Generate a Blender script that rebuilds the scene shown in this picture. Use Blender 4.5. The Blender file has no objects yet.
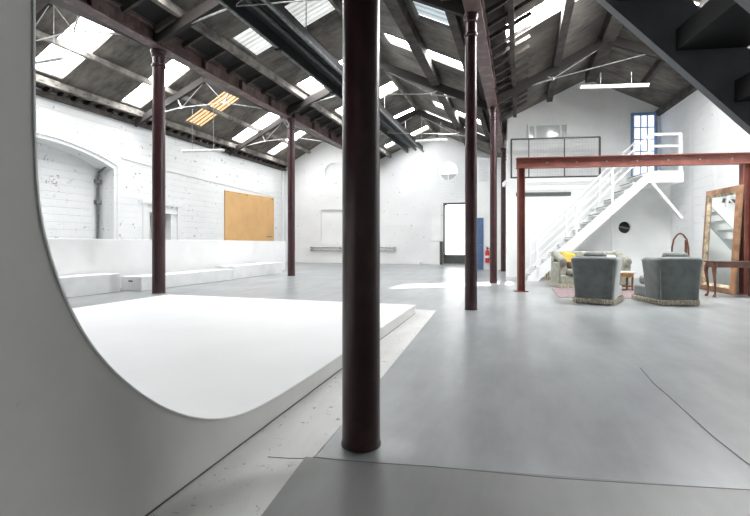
import bpy, bmesh, math, random
from mathutils import Vector, Matrix
random.seed(7)
SC = bpy.context.scene
COL = SC.collection
PI = math.pi
TH = math.atan(145/450)              # yaw between the camera and the hall axis
CH = 1.05                            # eye height

# ------------------------------------------------------------------ materials
def nodes(name):
    m = bpy.data.materials.new(name); m.use_nodes = True
    nt = m.node_tree; nt.nodes.clear()
    out = nt.nodes.new('ShaderNodeOutputMaterial')
    b = nt.nodes.new('ShaderNodeBsdfPrincipled')
    nt.links.new(b.outputs[0], out.inputs[0])
    return m, nt, b, out
def ramp(nt, src, stops):
    r = nt.nodes.new('ShaderNodeValToRGB')
    el = r.color_ramp.elements
    while len(el) < len(stops): el.new(.5)
    for e, (p, c) in zip(el, stops):
        e.position = p; e.color = (*c, 1) if len(c) == 3 else c
    nt.links.new(src, r.inputs[0]); return r.outputs[0]
def coord(nt, scale=(1,1,1), rot=(0,0,0)):
    t = nt.nodes.new('ShaderNodeTexCoord'); mp = nt.nodes.new('ShaderNodeMapping')
    mp.inputs['Scale'].default_value = scale; mp.inputs['Rotation'].default_value = rot
    nt.links.new(t.outputs['Object'], mp.inputs[0]); return mp.outputs[0]
def noise(nt, vec, scale, detail=4, rough=.55):
    n = nt.nodes.new('ShaderNodeTexNoise'); n.inputs['Scale'].default_value = scale
    n.inputs['Detail'].default_value = detail; n.inputs['Roughness'].default_value = rough
    if vec: nt.links.new(vec, n.inputs['Vector'])
    return n.outputs['Fac']
def mixc(nt, fac, a, b, mode='MIX'):
    m = nt.nodes.new('ShaderNodeMix'); m.data_type = 'RGBA'; m.blend_type = mode
    if isinstance(fac, float): m.inputs[0].default_value = fac
    else: nt.links.new(fac, m.inputs[0])
    for i, v in ((6, a), (7, b)):
        if isinstance(v, tuple): m.inputs[i].default_value = (*v, 1)
        else: nt.links.new(v, m.inputs[i])
    return m.outputs[2]
def bump(nt, b, h, strength=.3, dist=.01):
    n = nt.nodes.new('ShaderNodeBump'); n.inputs['Strength'].default_value = strength
    n.inputs['Distance'].default_value = dist
    nt.links.new(h, n.inputs['Height']); nt.links.new(n.outputs[0], b.inputs['Normal'])
def plain(name, c, rough=.5, metal=0., var=.12, scale=6., spec=.5, bmp=0.):
    m, nt, b, o = nodes(name)
    v = coord(nt)
    n = noise(nt, v, scale)
    c2 = tuple(max(0, x*(1-var*2)) for x in c); c3 = tuple(min(1, x*(1+var)) for x in c)
    nt.links.new(ramp(nt, n, [(.3, c2), (.65, c3)]), b.inputs['Base Color'])
    b.inputs['Roughness'].default_value = rough; b.inputs['Metallic'].default_value = metal
    b.inputs['Specular IOR Level'].default_value = spec
    if bmp: bump(nt, b, noise(nt, v, scale*6), bmp)
    return m
def emit(name, c, s):
    m, nt, b, o = nodes(name)
    b.inputs['Base Color'].default_value = (*c, 1)
    b.inputs['Emission Color'].default_value = (*c, 1); b.inputs['Emission Strength'].default_value = s
    return m
def brick_wall(name, rot, base=(.86,.87,.87), chips=.60, chipc=(.25,.25,.25)):
    m, nt, b, o = nodes(name)
    v = coord(nt, rot=rot)
    br = nt.nodes.new('ShaderNodeTexBrick'); nt.links.new(v, br.inputs['Vector'])
    br.inputs['Scale'].default_value = 1; br.inputs['Brick Width'].default_value = .23; br.inputs['Row Height'].default_value = .078
    br.inputs['Mortar Size'].default_value = .008; br.inputs['Mortar Smooth'].default_value = .6
    big = noise(nt, v, .7, 3); fine = noise(nt, v, 5.5, 6, .7); f2 = noise(nt, coord(nt, (1,1,1.6)), 2.2, 3, .6)
    base_c = ramp(nt, big, [(.3, tuple(x*.93 for x in base)), (.7, base)])
    chip = ramp(nt, fine, [(chips, (0,0,0)), (chips+.035, (1,1,1))])
    gate = ramp(nt, f2, [(.46, (0,0,0)), (.58, (1,1,1))])
    f = mixc(nt, 1., chip, gate, 'MULTIPLY')
    nt.links.new(mixc(nt, f, base_c, chipc), b.inputs['Base Color'])
    b.inputs['Roughness'].default_value = .75
    bump(nt, b, mixc(nt, .5, br.outputs['Fac'], fine), .8, -.02)
    return m
RX = (PI/2, 0, 0)
M = {}
M['brick_x'] = brick_wall('painted_brick_side', (PI/2, 0, PI/2))
M['brick_y'] = brick_wall('painted_brick_end', RX, chips=.63)
M['brick_r'] = brick_wall('painted_brick_right', (PI/2, 0, PI/2), chips=.64, chipc=(.45,.44,.42))
M['plaster'] = plain('white_plaster', (.84,.85,.84), .7, var=.03, scale=1.5)
M['rearwall'] = plain('rear_wall_paint', (.5,.5,.5), .8, var=.1, scale=1)
M['white'] = plain('white_paint', (.85,.86,.86), .55, var=.02, scale=2)
M['plinth'] = plain('plinth_paint', (.80,.81,.81), .6, var=.04, scale=3)
M['hoarding'] = plain('hoarding_paint', (.86,.86,.86), .6, var=.025, scale=1.2)
M['skin'] = plain('stage_white', (.9,.91,.91), .5, var=.012, scale=1.5)
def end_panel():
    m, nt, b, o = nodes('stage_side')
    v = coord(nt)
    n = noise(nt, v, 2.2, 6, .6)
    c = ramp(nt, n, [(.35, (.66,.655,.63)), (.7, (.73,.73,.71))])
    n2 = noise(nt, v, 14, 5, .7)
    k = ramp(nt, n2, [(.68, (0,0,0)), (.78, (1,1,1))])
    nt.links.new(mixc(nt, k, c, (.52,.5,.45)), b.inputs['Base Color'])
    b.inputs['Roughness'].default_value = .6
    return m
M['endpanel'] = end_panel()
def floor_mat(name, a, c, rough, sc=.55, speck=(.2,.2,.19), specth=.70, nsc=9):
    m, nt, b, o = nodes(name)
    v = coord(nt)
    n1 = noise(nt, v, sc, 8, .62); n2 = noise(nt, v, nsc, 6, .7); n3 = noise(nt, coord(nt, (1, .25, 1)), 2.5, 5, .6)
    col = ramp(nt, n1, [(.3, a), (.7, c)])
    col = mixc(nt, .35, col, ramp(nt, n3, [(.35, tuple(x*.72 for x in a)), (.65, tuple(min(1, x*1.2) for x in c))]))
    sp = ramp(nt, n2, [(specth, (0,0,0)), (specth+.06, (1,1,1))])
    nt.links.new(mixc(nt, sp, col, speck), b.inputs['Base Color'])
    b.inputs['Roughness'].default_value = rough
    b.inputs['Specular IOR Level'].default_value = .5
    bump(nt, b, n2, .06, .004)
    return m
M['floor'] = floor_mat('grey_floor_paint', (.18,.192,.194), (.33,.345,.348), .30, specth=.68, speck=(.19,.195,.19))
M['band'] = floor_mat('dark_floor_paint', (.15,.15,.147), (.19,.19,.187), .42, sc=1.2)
M['stripe'] = floor_mat('white_floor_paint', (.66,.655,.63), (.76,.76,.74), .45, sc=2, speck=(.2,.18,.16), specth=.61, nsc=17)
M['crack'] = plain('dark_joint', (.13,.13,.125), .8)
def roof_mat():
    m, nt, b, o = nodes('roof_boarding')
    v = coord(nt)
    n1 = noise(nt, v, 1.1, 8, .65); n2 = noise(nt, coord(nt, (1, 3, 1)), 2.6, 6, .6)
    c = ramp(nt, n1, [(.36, (.03,.027,.023)), (.5, (.11,.1,.086)), (.66, (.22,.2,.17))])
    c = mixc(nt, .35, c, ramp(nt, n2, [(.35, (.05,.046,.04)), (.65, (.24,.22,.2))]))
    w = nt.nodes.new('ShaderNodeTexWave'); w.bands_direction = 'X'; nt.links.new(coord(nt, (0,0,1)), w.inputs[0])
    nt.links.new(c, b.inputs['Base Color']); b.inputs['Roughness'].default_value = .85
    bump(nt, b, n2, .3, .02)
    return m
M['roof'] = roof_mat()
M['timber'] = plain('dark_timber', (.055,.046,.04), .8, var=.35, scale=4, bmp=.2)
M['tar'] = plain('tarred_board', (.018,.017,.016), .8)  # near-black, stands in for the shade of the open roof valleys
M['purlin'] = plain('weathered_timber', (.20,.185,.165), .8, var=.35, scale=3, bmp=.2)
def rusty(name, base, rust, th=.55, rough=.55, sc=3.):
    m, nt, b, o = nodes(name)
    v = coord(nt, (1,1,.6)); n = noise(nt, v, sc, 6, .65)
    f = ramp(nt, n, [(th, (0,0,0)), (th+.12, (1,1,1))])
    nt.links.new(mixc(nt, f, base, rust), b.inputs['Base Color']); b.inputs['Roughness'].default_value = rough
    return m
M['rafter'] = rusty('rafter_timber', (.026,.022,.02), (.13,.07,.045), .62, .85)
M['girder'] = rusty('girder_paint', (.12,.075,.072), (.20,.15,.14), .5, .5)
M['iron'] = rusty('maroon_iron', (.045,.017,.019), (.066,.027,.029), .5, .3, 5)
M['oxide'] = rusty('red_oxide', (.20,.062,.045), (.26,.095,.065), .5, .5)
M['steel'] = plain('bare_steel', (.42,.42,.41), .4, .6, var=.2, scale=9)
M['blackmetal'] = plain('black_metal', (.03,.03,.032), .4, .3)
M['duct'] = plain('duct_metal', (.022,.023,.025), .5, .2, var=.2, scale=2)
M['stairgrey'] = plain('stair_paint', (.21,.22,.235), .5, var=.08)
M['stairtread'] = plain('stair_tread_dark', (.009,.009,.010), .7)
M['orange'] = plain('orange_board', (.70,.42,.18), .7, var=.05, scale=1.2)
M['blue'] = plain('blue_paint', (.09,.16,.30), .5, var=.1)
M['bluefrm'] = plain('blue_frame_paint', (.22,.33,.52), .5, var=.1)
M['darkframe'] = plain('dark_frame', (.07,.075,.07), .5)
M['darkhole'] = plain('dark_void', (.03,.03,.03), .8)
M['conduit'] = plain('grey_conduit', (.16,.17,.17), .55, var=.3, scale=8)
M['velvet'] = plain('grey_velvet', (.15,.165,.16), .8, var=.12, scale=7, spec=.2)
for mm in (M['velvet'],):
    b = [n for n in mm.node_tree.nodes if n.type == 'BSDF_PRINCIPLED'][0]
    b.inputs['Sheen Weight'].default_value = .5; b.inputs['Sheen Roughness'].default_value = .4
M['piping'] = plain('pale_piping', (.30,.315,.30), .8)
M['fringe'] = plain('beige_fringe', (.60,.54,.43), .9, var=.3, scale=40)
M['sofa'] = plain('sofa_fabric', (.36,.36,.30), .9, var=.15, scale=8)
M['yellow'] = plain('yellow_cushion', (.72,.47,.07), .85, var=.08)
M['brownc'] = plain('brown_cushion', (.20,.13,.10), .85)
M['rug'] = plain('pink_rug', (.22,.16,.165), .95, var=.2, scale=12)
M['wood'] = plain('red_brown_wood', (.16,.065,.038), .35, var=.25, scale=7)
M['palewood'] = plain('honey_wood', (.55,.33,.12), .5, var=.2, scale=7)
M['frame_wood'] = plain('mirror_wood', (.30,.16,.085), .45, var=.25, scale=6)
M['gilt'] = plain('worn_gilt', (.58,.48,.33), .5, .15, var=.3, scale=9)
M['tabletop'] = plain('table_top', (.10,.06,.045), .25, var=.2)
M['red'] = plain('extinguisher_red', (.55,.03,.025), .35)
M['cream'] = plain('cream_top', (.75,.72,.66), .5)
m_, nt_, b_, o_ = nodes('mirror_glass'); b_.inputs['Metallic'].default_value = 1; b_.inputs['Roughness'].default_value = .03; b_.inputs['Base Color'].default_value = (.80,.82,.80,1); M['mirror'] = m_
m_, nt_, b_, o_ = nodes('grey_glass'); b_.inputs['Base Color'].default_value = (.5,.53,.52,1); b_.inputs['Roughness'].default_value = .08; M['glass'] = m_
SKY = 27.0
def sheet_mat(name, hi, lo, s, freq=8.):
    m, nt, b, o = nodes(name)
    w = nt.nodes.new('ShaderNodeTexWave'); w.bands_direction = 'Y'; w.inputs['Scale'].default_value = freq/ (2*PI) * 2
    w.inputs['Distortion'].default_value = .6
    nt.links.new(coord(nt), w.inputs['Vector'])
    n = noise(nt, coord(nt), 5, 5, .7)
    c = mixc(nt, .25, ramp(nt, w.outputs['Fac'], [(.2, lo), (.7, hi)]), ramp(nt, n, [(.3, lo), (.6, hi)]))
    nt.links.new(c, b.inputs['Base Color']); nt.links.new(c, b.inputs['Emission Color'])
    b.inputs['Emission Strength'].default_value = s
    return m
for k_, f_ in (('sky', 1.), ('skyleft', .85), ('skydim', .4), ('skyright', 2.3)): M[k_] = sheet_mat('daylight_sheet_'+k_, (1,1,1), (.9,.93,.95), SKY*f_)
M['skyrib'] = sheet_mat('ribbed_sheet', (.82,.83,.82), (.42,.43,.42), .85, 6.5)
M['skyamber'] = sheet_mat('amber_sheet', (1.,.74,.42), (.13,.06,.02), .85, 4.9)
M['skygrey'] = sheet_mat('sooty_sheet', (.62,.70,.74), (.32,.36,.38), .62, 12)
M['doorglow'] = emit('frosted_daylight', (1,1,1), 2.2)
M['paneglow'] = emit('window_daylight', (.80,.87,1), 1.0)
M['tube'] = plain('tube_white', (.8,.8,.8), .4)
m_, nt_, b_, o_ = nodes('clear_pane')
tr = nt_.nodes.new('ShaderNodeBsdfTransparent'); gl = nt_.nodes.new('ShaderNodeBsdfGlossy'); gl.inputs['Roughness'].default_value = .02
mx = nt_.nodes.new('ShaderNodeMixShader'); mx.inputs[0].default_value = .06
nt_.links.new(tr.outputs[0], mx.inputs[1]); nt_.links.new(gl.outputs[0], mx.inputs[2]); nt_.links.new(mx.outputs[0], o_.inputs[0]); M['clear'] = m_

# ------------------------------------------------------------------ mesh builder
def V(*a): return Vector(a)
class MB:
    def __init__(s): s.v = []; s.f = []; s.smooth = False
    def add(s, vs, fs):
        k = len(s.v); s.v += [Vector(p) for p in vs]; s.f += [[i+k for i in f] for f in fs]; return s
    def box(s, x0, x1, y0, y1, z0, z1):
        return s.add([(x0,y0,z0),(x1,y0,z0),(x1,y1,z0),(x0,y1,z0),(x0,y0,z1),(x1,y0,z1),(x1,y1,z1),(x0,y1,z1)],
                     [(0,3,2,1),(4,5,6,7),(0,1,5,4),(1,2,6,5),(2,3,7,6),(3,0,4,7)])
    def obox(s, c, ax, ay, az):            # centre and three half-axis vectors
        c = Vector(c); ax, ay, az = Vector(ax), Vector(ay), Vector(az)
        vs = [c+i*ax+j*ay+k*az for k in (-1,1) for (i,j) in ((-1,-1),(1,-1),(1,1),(-1,1))]
        return s.add(vs, [(0,3,2,1),(4,5,6,7),(0,1,5,4),(1,2,6,5),(2,3,7,6),(3,0,4,7)])
    def beam(s, p, q, w, h, up=(0,0,1), drop=0.):   # w across, h along up
        p, q = Vector(p), Vector(q); d = (q-p); L = d.length; d.normalize()
        sd = d.cross(Vector(up)).normalized(); u = sd.cross(d).normalized()
        return s.obox((p+q)/2 - u*drop, d*L/2, sd*w/2, u*h/2)
    def tube(s, p, q, r, n=10, r2=None):
        return s.path([p, q], [r, r if r2 is None else r2], n)
    def path(s, pts, r, n=8, closed=False):
        pts = [Vector(p) for p in pts]; N = len(pts)
        rs = r if isinstance(r, (list, tuple)) else [r]*N
        vs = []; prev = None
        for i, p in enumerate(pts):
            if closed: d = pts[(i+1) % N]-pts[i-1]
            else: d = (pts[min(i+1, N-1)]-pts[max(i-1, 0)])
            d.normalize()
            if prev is None:
                a = Vector((0,0,1)) if abs(d.z) < .9 else Vector((1,0,0))
                u = d.cross(a).normalized()
            else:
                u = (prev-d*prev.dot(d)).normalized()
            prev = u; w = d.cross(u)
            vs += [p+rs[i]*(math.cos(2*PI*k/n)*u+math.sin(2*PI*k/n)*w) for k in range(n)]
        fs = []
        for i in range(N if closed else N-1):
            a = i*n; b = ((i+1) % N)*n
            fs += [(a+k, a+(k+1) % n, b+(k+1) % n, b+k) for k in range(n)]
        if not closed: fs += [tuple(range(n))[::-1], tuple((N-1)*n+k for k in range(n))]
        s.smooth = True
        return s.add(vs, fs)
    def lathe(s, prof, c, n=24):
        cx, cy, cz = c; vs = []
        for r, z in prof: vs += [(cx+r*math.cos(2*PI*k/n), cy+r*math.sin(2*PI*k/n), cz+z) for k in range(n)]
        fs = []
        for i in range(len(prof)-1):
            fs += [(i*n+k, i*n+(k+1) % n, (i+1)*n+(k+1) % n, (i+1)*n+k) for k in range(n)]
        fs += [tuple(range(n))[::-1], tuple((len(prof)-1)*n+k for k in range(n))]
        s.smooth = True
        return s.add(vs, fs)
    def prism(s, poly, ext):               # 3-D polygon and an extrusion vector
        n = len(poly); e = Vector(ext); vs = [Vector(p) for p in poly]+[Vector(p)+e for p in poly]
        return s.add(vs, [tuple(range(n))[::-1], tuple(range(n, 2*n))]+[(i, (i+1) % n, n+(i+1) % n, n+i) for i in range(n)])
ROOT = {}
def meta(o, label=None, cat=None, group=None, kind=None):
    for k, v in (('label', label), ('category', cat), ('group', group), ('kind', kind)):
        if v: o[k] = v
    return o
def obj(name, mb, mat, parent=None, bevel=0., sub=0, seg=2, local=False):
    me = bpy.data.meshes.new(name)
    vs = mb.v
    root = parent
    while root is not None and root.parent is not None: root = root.parent
    if root is not None and not local and root.name in ROOT:
        inv = ROOT[root.name].inverted(); vs = [inv @ p for p in vs]
    me.from_pydata([tuple(p) for p in vs], [], mb.f)
    bm = bmesh.new(); bm.from_mesh(me); bmesh.ops.recalc_face_normals(bm, faces=bm.faces); bm.to_mesh(me); bm.free()
    me.materials.append(mat)
    o = bpy.data.objects.new(name, me); COL.objects.link(o)
    if parent is not None: o.parent = parent
    if bevel:
        md = o.modifiers.new('Bevel', 'BEVEL'); md.width = bevel; md.segments = seg; md.limit_method = 'ANGLE'
    if sub:
        md = o.modifiers.new('Subsurf', 'SUBSURF'); md.levels = sub; md.render_levels = sub
    if mb.smooth or sub or bevel:
        for p in me.polygons: p.use_smooth = len(p.vertices) <= 4
        if not sub:
            try: me.set_sharp_from_angle(angle=math.radians(40))
            except Exception: pass
    return o
def thing(name, label, cat, loc=(0,0,0), rz=0., group=None):
    o = bpy.data.objects.new(name, None); COL.objects.link(o)
    o.empty_display_size = .2; o.location = loc; o.rotation_euler = (0, 0, rz)
    ROOT[o.name] = Matrix.Translation(loc) @ Matrix.Rotation(rz, 4, 'Z')
    return meta(o, label, cat, group)
def struct(name, mb, mat, parent=None, **k):
    o = obj(name, mb, mat, parent, **k)
    if parent is None: o['kind'] = 'structure'
    return o
def cut(o, cutters):
    tmp = []
    for mb in cutters:
        c = obj('cutter', mb, M['white']); tmp.append(c)
        md = o.modifiers.new('b', 'BOOLEAN'); md.object = c; md.operation = 'DIFFERENCE'; md.solver = 'EXACT'
    dg = bpy.context.evaluated_depsgraph_get(); dg.update()
    me = bpy.data.meshes.new_from_object(o.evaluated_get(dg)); o.modifiers.clear(); o.data = me
    for c in tmp: bpy.data.objects.remove(c)
def dup(root, loc, rz=0., label=None, group=None):
    r = root.copy(); COL.objects.link(r); r.location = loc; r.rotation_euler = (0, 0, rz)
    if label: r['label'] = label
    if group: r['group'] = group
    for ch in list(root.children):
        c = ch.copy(); COL.objects.link(c); c.parent = r
        for g in list(ch.children):
            d = g.copy(); COL.objects.link(d); d.parent = c
    return r
def floorpt(x, y):                         # where the sight line through a photo point meets the floor
    q = y-244; a = CH*(x-375)/q; d = CH*450/q
    return V(a*math.cos(TH)-d*math.sin(TH), a*math.sin(TH)+d*math.cos(TH), 0)

# ------------------------------------------------------------------ the roof
YA, YB = -4.2, 23.0
XL, XV, XC, XR = -12.9, -7.3, -.72, 6.6    # left wall, left valley, right valley, far right
SL = {'L1': (-12.9, 5.45, -10.1, 6.95), 'L2': (-10.1, 6.95, -7.3, 5.52), 'M1': (-7.3, 5.52, -4.0, 6.78),
      'M2': (-4.0, 6.78, -.72, 5.12), 'R1': (-.72, 5.12, 2.1, 6.5), 'R2': (2.1, 6.5, 6.6, 4.4)}
def zr(X):
    for x0, z0, x1, z1 in SL.values():
        if x0 <= X <= x1: return z0+(z1-z0)*(X-x0)/(x1-x0)
    return 5.45
SKYL = {   # slope: (x0, x1, y0, y1, material)
 'L1': [(-12.38,-10.22,5.6,6.5,'skyleft'), (-12.38,-10.22,8.48,9.44,'skyleft'), (-12.42,-10.22,11.45,12.25,'skyleft'), (-12.3,-10.24,14.25,15.25,'skyamber'), (-12.35,-10.2,17.28,18.18,'skyleft'), (-12.38,-10.18,20.32,21.0,'skyleft')],
 'M1': [(-6.45,-4.2,5.9,6.9,'sky'), (-6.45,-4.2,9.0,10.1,'skyrib'), (-6.45,-4.2,12.2,13.2,'sky'), (-6.4,-4.2,15.05,15.9,'sky'), (-6.4,-4.2,18.2,18.95,'sky'), (-6.4,-4.2,21.2,21.8,'sky')],
 'M2': [(-2.05,-1.25,8.45,9.25,'skygrey'), (-3.35,-1.25,11.0,11.6,'sky'), (-3.1,-1.25,13.65,14.3,'sky'), (-3.1,-1.1,16.35,17.05,'sky'), (-3.9,-.85,18.7,20.0,'clear')],
 'R1': [(-.45,1.75,9.2,10.0,'skyright')],
 'R2': [(2.5,4.4,8.7,9.8,'skyright'), (3.1,4.2,10.6,11.4,'skyright')], 'L2': [(-9.9,-7.9,5.6,6.6,'skydim'), (-9.9,-7.9,8.5,9.4,'skydim'), (-9.9,-7.9,11.4,12.2,'skydim'), (-9.9,-7.9,14.3,15.2,'skydim'), (-9.9,-7.9,17.2,18.2,'skydim'), (-9.9,-7.9,20.3,21.2,'skydim')]}  # R2 and L2 panels are unseen, added to fill the light
nwin = 0
roof_mb = MB()
def SP(s, X, Y, off=0.):
    x0, z0, x1, z1 = SL[s]; z = z0+(z1-z0)*(X-x0)/(x1-x0); n = V(-(z1-z0), 0, x1-x0).normalized()
    return V(X, Y, z)+n*off
for s, lst in SKYL.items():
    x0, z0, x1, z1 = SL[s]
    xs = sorted({x0, x1, *[a for l in lst for a in l[:2]]}); ys = sorted({YA, YB+.4, *[a for l in lst for a in l[2:4]]})
    for i in range(len(xs)-1):
        for j in range(len(ys)-1):
            cx, cy = (xs[i]+xs[i+1])/2, (ys[j]+ys[j+1])/2
            if any(l[0] < cx < l[1] and l[2] < cy < l[3] for l in lst): continue
            P = [SP(s, xs[i], ys[j]), SP(s, xs[i+1], ys[j]), SP(s, xs[i+1], ys[j+1]), SP(s, xs[i], ys[j+1])]
            n = V(-(z1-z0), 0, x1-x0).normalized()*.07
            roof_mb.prism(P, n)
struct('ceiling', roof_mb, M['roof'])
for s, lst in SKYL.items():
    for (a, b, c, d, mt) in lst:
        nwin += 1
        mb = MB()
        if mt == 'clear':
            mb.prism([SP(s, a-.02, c-.02, .072), SP(s, b+.02, c-.02, .072), SP(s, b+.02, d+.02, .072), SP(s, a-.02, d+.02, .072)], V(0,0,.004))
        else:
            n = int((d-c)/.02)+1; vs = []; fs = []
            for k in range(n+1):
                y = c-.03+(d-c+.06)*k/n; off = .085+.014*math.sin(2*PI*y/.13)
                vs += [SP(s, a-.03, y, off), SP(s, b+.03, y, off)]
            fs = [(2*k, 2*k+1, 2*k+3, 2*k+2) for k in range(n)]
            mb.add(vs, fs); mb.smooth = True
        w = struct('window_%d' % nwin, mb, M[mt])  # on R2 and L2 these are added glowing fill panels
        # glazing bars lapping the sheet
        g = MB()
        for X in (a, b): g.beam(SP(s, X, c, .03), SP(s, X, d, .03), .05, .06)
        obj('glazing_bar', g, M['purlin'], w)

# purlins along the slopes
PUR = [('L1', -12.55, .16, .2), ('L1', -11.33, .12, .16), ('L1', -10.15, .12, .16), ('M1', -6.58, .12, .17), ('M1', -5.25, .12, .16), ('M1', -4.1, .08, .22),
       ('M2', -2.25, .24, .30), ('M2', -1.1, .16, .26), ('R1', -.2, .11, .2), ('R1', .83, .17, .30), ('R1', 1.95, .2, .36), ('R2', 2.25, .14, .36), ('R2', 3.5, .12, .2), ('L2', -8.6, .12, .16)]
ceil_ = bpy.data.objects['ceiling']
for s, X, w, h in PUR:
    y1 = 23.0 if X < -.7 else 15.4
    obj('purlin', MB().beam(SP(s, X, YA, -h/2-.003), SP(s, X, y1, -h/2-.003), w, h), M['purlin'] if s in ('L1','M1') else M['timber'], ceil_, bevel=.008)
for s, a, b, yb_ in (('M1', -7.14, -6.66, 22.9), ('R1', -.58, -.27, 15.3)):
    obj('valley_board', MB().prism([SP(s, a, 3., -.012), SP(s, b, 3., -.012), SP(s, b, yb_, -.012), SP(s, a, yb_, -.012)], V(0,0,.008)), M['tar'], ceil_)  # thin dark sheets paint in the valley shade
# boards / eaves blocks over the left wall
mb = MB(); y = 3.
while y < 22.9:
    mb.beam((-12.88, y, 5.35), (-12.45, y, 5.58), .09, .16); y += .42
obj('rafter_foot', mb, M['timber'], ceil_)
obj('wall_plate', MB().box(-12.895, -12.72, 2.2, 22.98, 5.22, 5.34), M['timber'], ceil_)
# laths by the dark valley shade sheets, right of the right girder and beside the left girder
mb = MB(); y = 3.
while y < 14.6:
    mb.beam((-.56, y, 5.05), (.2, y, 5.42), .05, .07); y += .5
obj('rafter_foot', mb, M['timber'], ceil_)
mb = MB(); y = 5.
while y < 22.5:
    mb.beam((-7.12, y, 5.44), (-6.6, y, 5.64), .07, .12); y += .8
obj('rafter_foot', mb, M['timber'], ceil_)

# ------------------------------------------------------------------ trusses
def truss(Y, xa, za, xb, zb, xm, label, name='roof_truss', Yb=None):
    Yb = Y if Yb is None else Yb
    zm = zr(xm)
    loc = (xm, (Y+Yb)/2, za)
    t = thing(name, label, 'roof truss', loc, 0, 'iron and timber roof trusses')
    def P(f, z): X = xa+(xb-xa)*f; return V(X, Y+(Yb-Y)*f, z)
    def pz(f): X = xa+(xb-xa)*f; return zr(min(max(X, -12.89), 6.5))-.14-.2
    fm = (xm-xa)/(xb-xa)
    for f0, f1 in ((0.015, fm), (.985, fm)):
        obj('rafter', MB().beam(P(f0, pz(f0)+.06), P(f1, pz(f1)), .12, .22), M['rafter'], t, bevel=.01)
    n1, n2 = (.34, .62) if xa < -12 else (.3, .74)
    z1 = za+.38; z2 = zb+.46
    A, B = P(n1, z1), P(n2, z2)
    for p, q in ((P(.015, za+.06), A), (P(.985, zb+.06), B)):
        obj('tie_rod', MB().tube(p, q, .021, 8), M['steel'], t)
    obj('tie_rod', MB().tube(A, B, .014, 8), M['steel'], t)
    for n_, f in ((A, n1-.03), (B, n2+.03)):
        obj('strut', MB().tube(n_, P(f, pz(f)-.05), .022, 8), M['steel'], t)
        obj('tie_joint', MB().lathe([(.0,-.05),(.032,-.04),(.032,.04),(0,.05)], n_, 10), M['steel'], t)
        obj('tie_rod', MB().tube(n_, P(fm, pz(fm)-.08), .012, 6), M['steel'], t)
    return t
truss(7.45, -12.88, 5.32, -7.3, 5.32, -10.1, 'iron tied roof truss nearest on the left, meeting the nearest left column')
truss(12.35, -12.88, 5.32, -7.25, 5.30, -10.1, 'iron tied roof truss beside the amber roof panel, foot on the left brick wall', Yb=13.0)
truss(17.7, -12.88, 5.32, -7.25, 5.30, -10.1, 'farthest left roof truss, its rafter foot above the orange board on the wall', Yb=18.1)
truss(7.5, -7.25, 5.3, -.75, 4.95, -4.0, 'middle roof truss nearest the camera, timber rafters crossing under the dark duct')
truss(12.95, -7.25, 5.3, -.75, 4.95, -4.0, 'second middle roof truss back, rising from the farther left column')
truss(18.0, -7.25, 5.3, -.75, 4.95, -4.0, 'middle roof truss nearest the end wall with the round window')
truss(12.5, -.7, 4.95, 4.35, 5.25, 2.1, 'right roof truss above the mezzanine railing, thin rod over the hanging light')

# ------------------------------------------------------------------ girders, columns
def ibeam(mb, p, q, w, h, t=.03):
    p, q = Vector(p), Vector(q)
    u = V(0,0,1)
    mb.beam(p+u*t/2, q+u*t/2, w, t); mb.beam(p+u*(h-t/2), q+u*(h-t/2), w, t); mb.beam(p+u*h/2, q+u*h/2, t, h-2*t)
    return mb
for nm, X, z, h, lab, ya, yb in (('left', -7.27, 5.18, .36, 'brown iron valley girder carried by the left columns', YA+.2, 22.98),
                         ('right', -.70, 4.72, .38, 'maroon iron valley girder carried by the right column row', YA+.2, 18.8)):
    t = thing('valley_girder', lab, 'girder', (X, 7.5, z), 0, 'iron valley girders')
    obj('web_and_flanges', ibeam(MB(), (X, ya, z), (X, yb, z), .26, h), M['girder'], t)
    y = 3.
    while y < yb-.3:
        obj('web_stiffener', MB().box(X-.12, X+.12, y-.012, y+.012, z+.03, z+h-.03), M['girder'], t)
        y += 1.5
def column(X, Y, r, top, label):
    t = thing('iron_column', label, 'column', (X, Y, 0), 0, 'iron columns carrying the valley girders')
    obj('shaft', MB().lathe([(r*1.0, 0), (r*1.0, .04), (r, .06), (r*.985, top*.5), (r*.93, top-.05), (r*.93, top)], (X, Y, 0), 32), M['iron'], t)
    obj('base_collar', MB().lathe([(r*1.05, 0), (r*1.045, .012), (r*1.02, .022), (r*1.0, .03)], (X, Y, 0), 32), M['iron'], t)
    obj('neck_ring', MB().lathe([(r*.95, top-.36), (r*1.12, top-.345), (r*1.14, top-.325), (r*1.12, top-.305), (r*.95, top-.29)], (X, Y, 0), 32), M['iron'], t)
    obj('capital', MB().lathe([(r*.95, top-.14), (r*1.12, top-.12), (r*1.05, top-.09), (r*1.2, top-.06), (r*1.25, top), ], (X, Y, 0), 32), M['iron'], t)
    return t
column(-.795, 2.23, .1, 4.72, 'dark iron column standing nearest in the middle of the floor')
column(-.748, 7.34, .097, 4.72, 'maroon iron column second in the right row, left of the red steel frame')
column(-.68, 12.5, .095, 4.72, 'maroon iron column third in the right row, fire extinguisher behind it')
column(-.61, 18.0, .095, 4.72, 'thin maroon column farthest in the right row, beside the mezzanine corner')
column(-7.37, 7.76, .132, 5.18, 'maroon iron column behind the white stage on the left')
column(-7.19, 13.3, .122, 5.18, 'maroon iron column farther back, right of the orange board')

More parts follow.
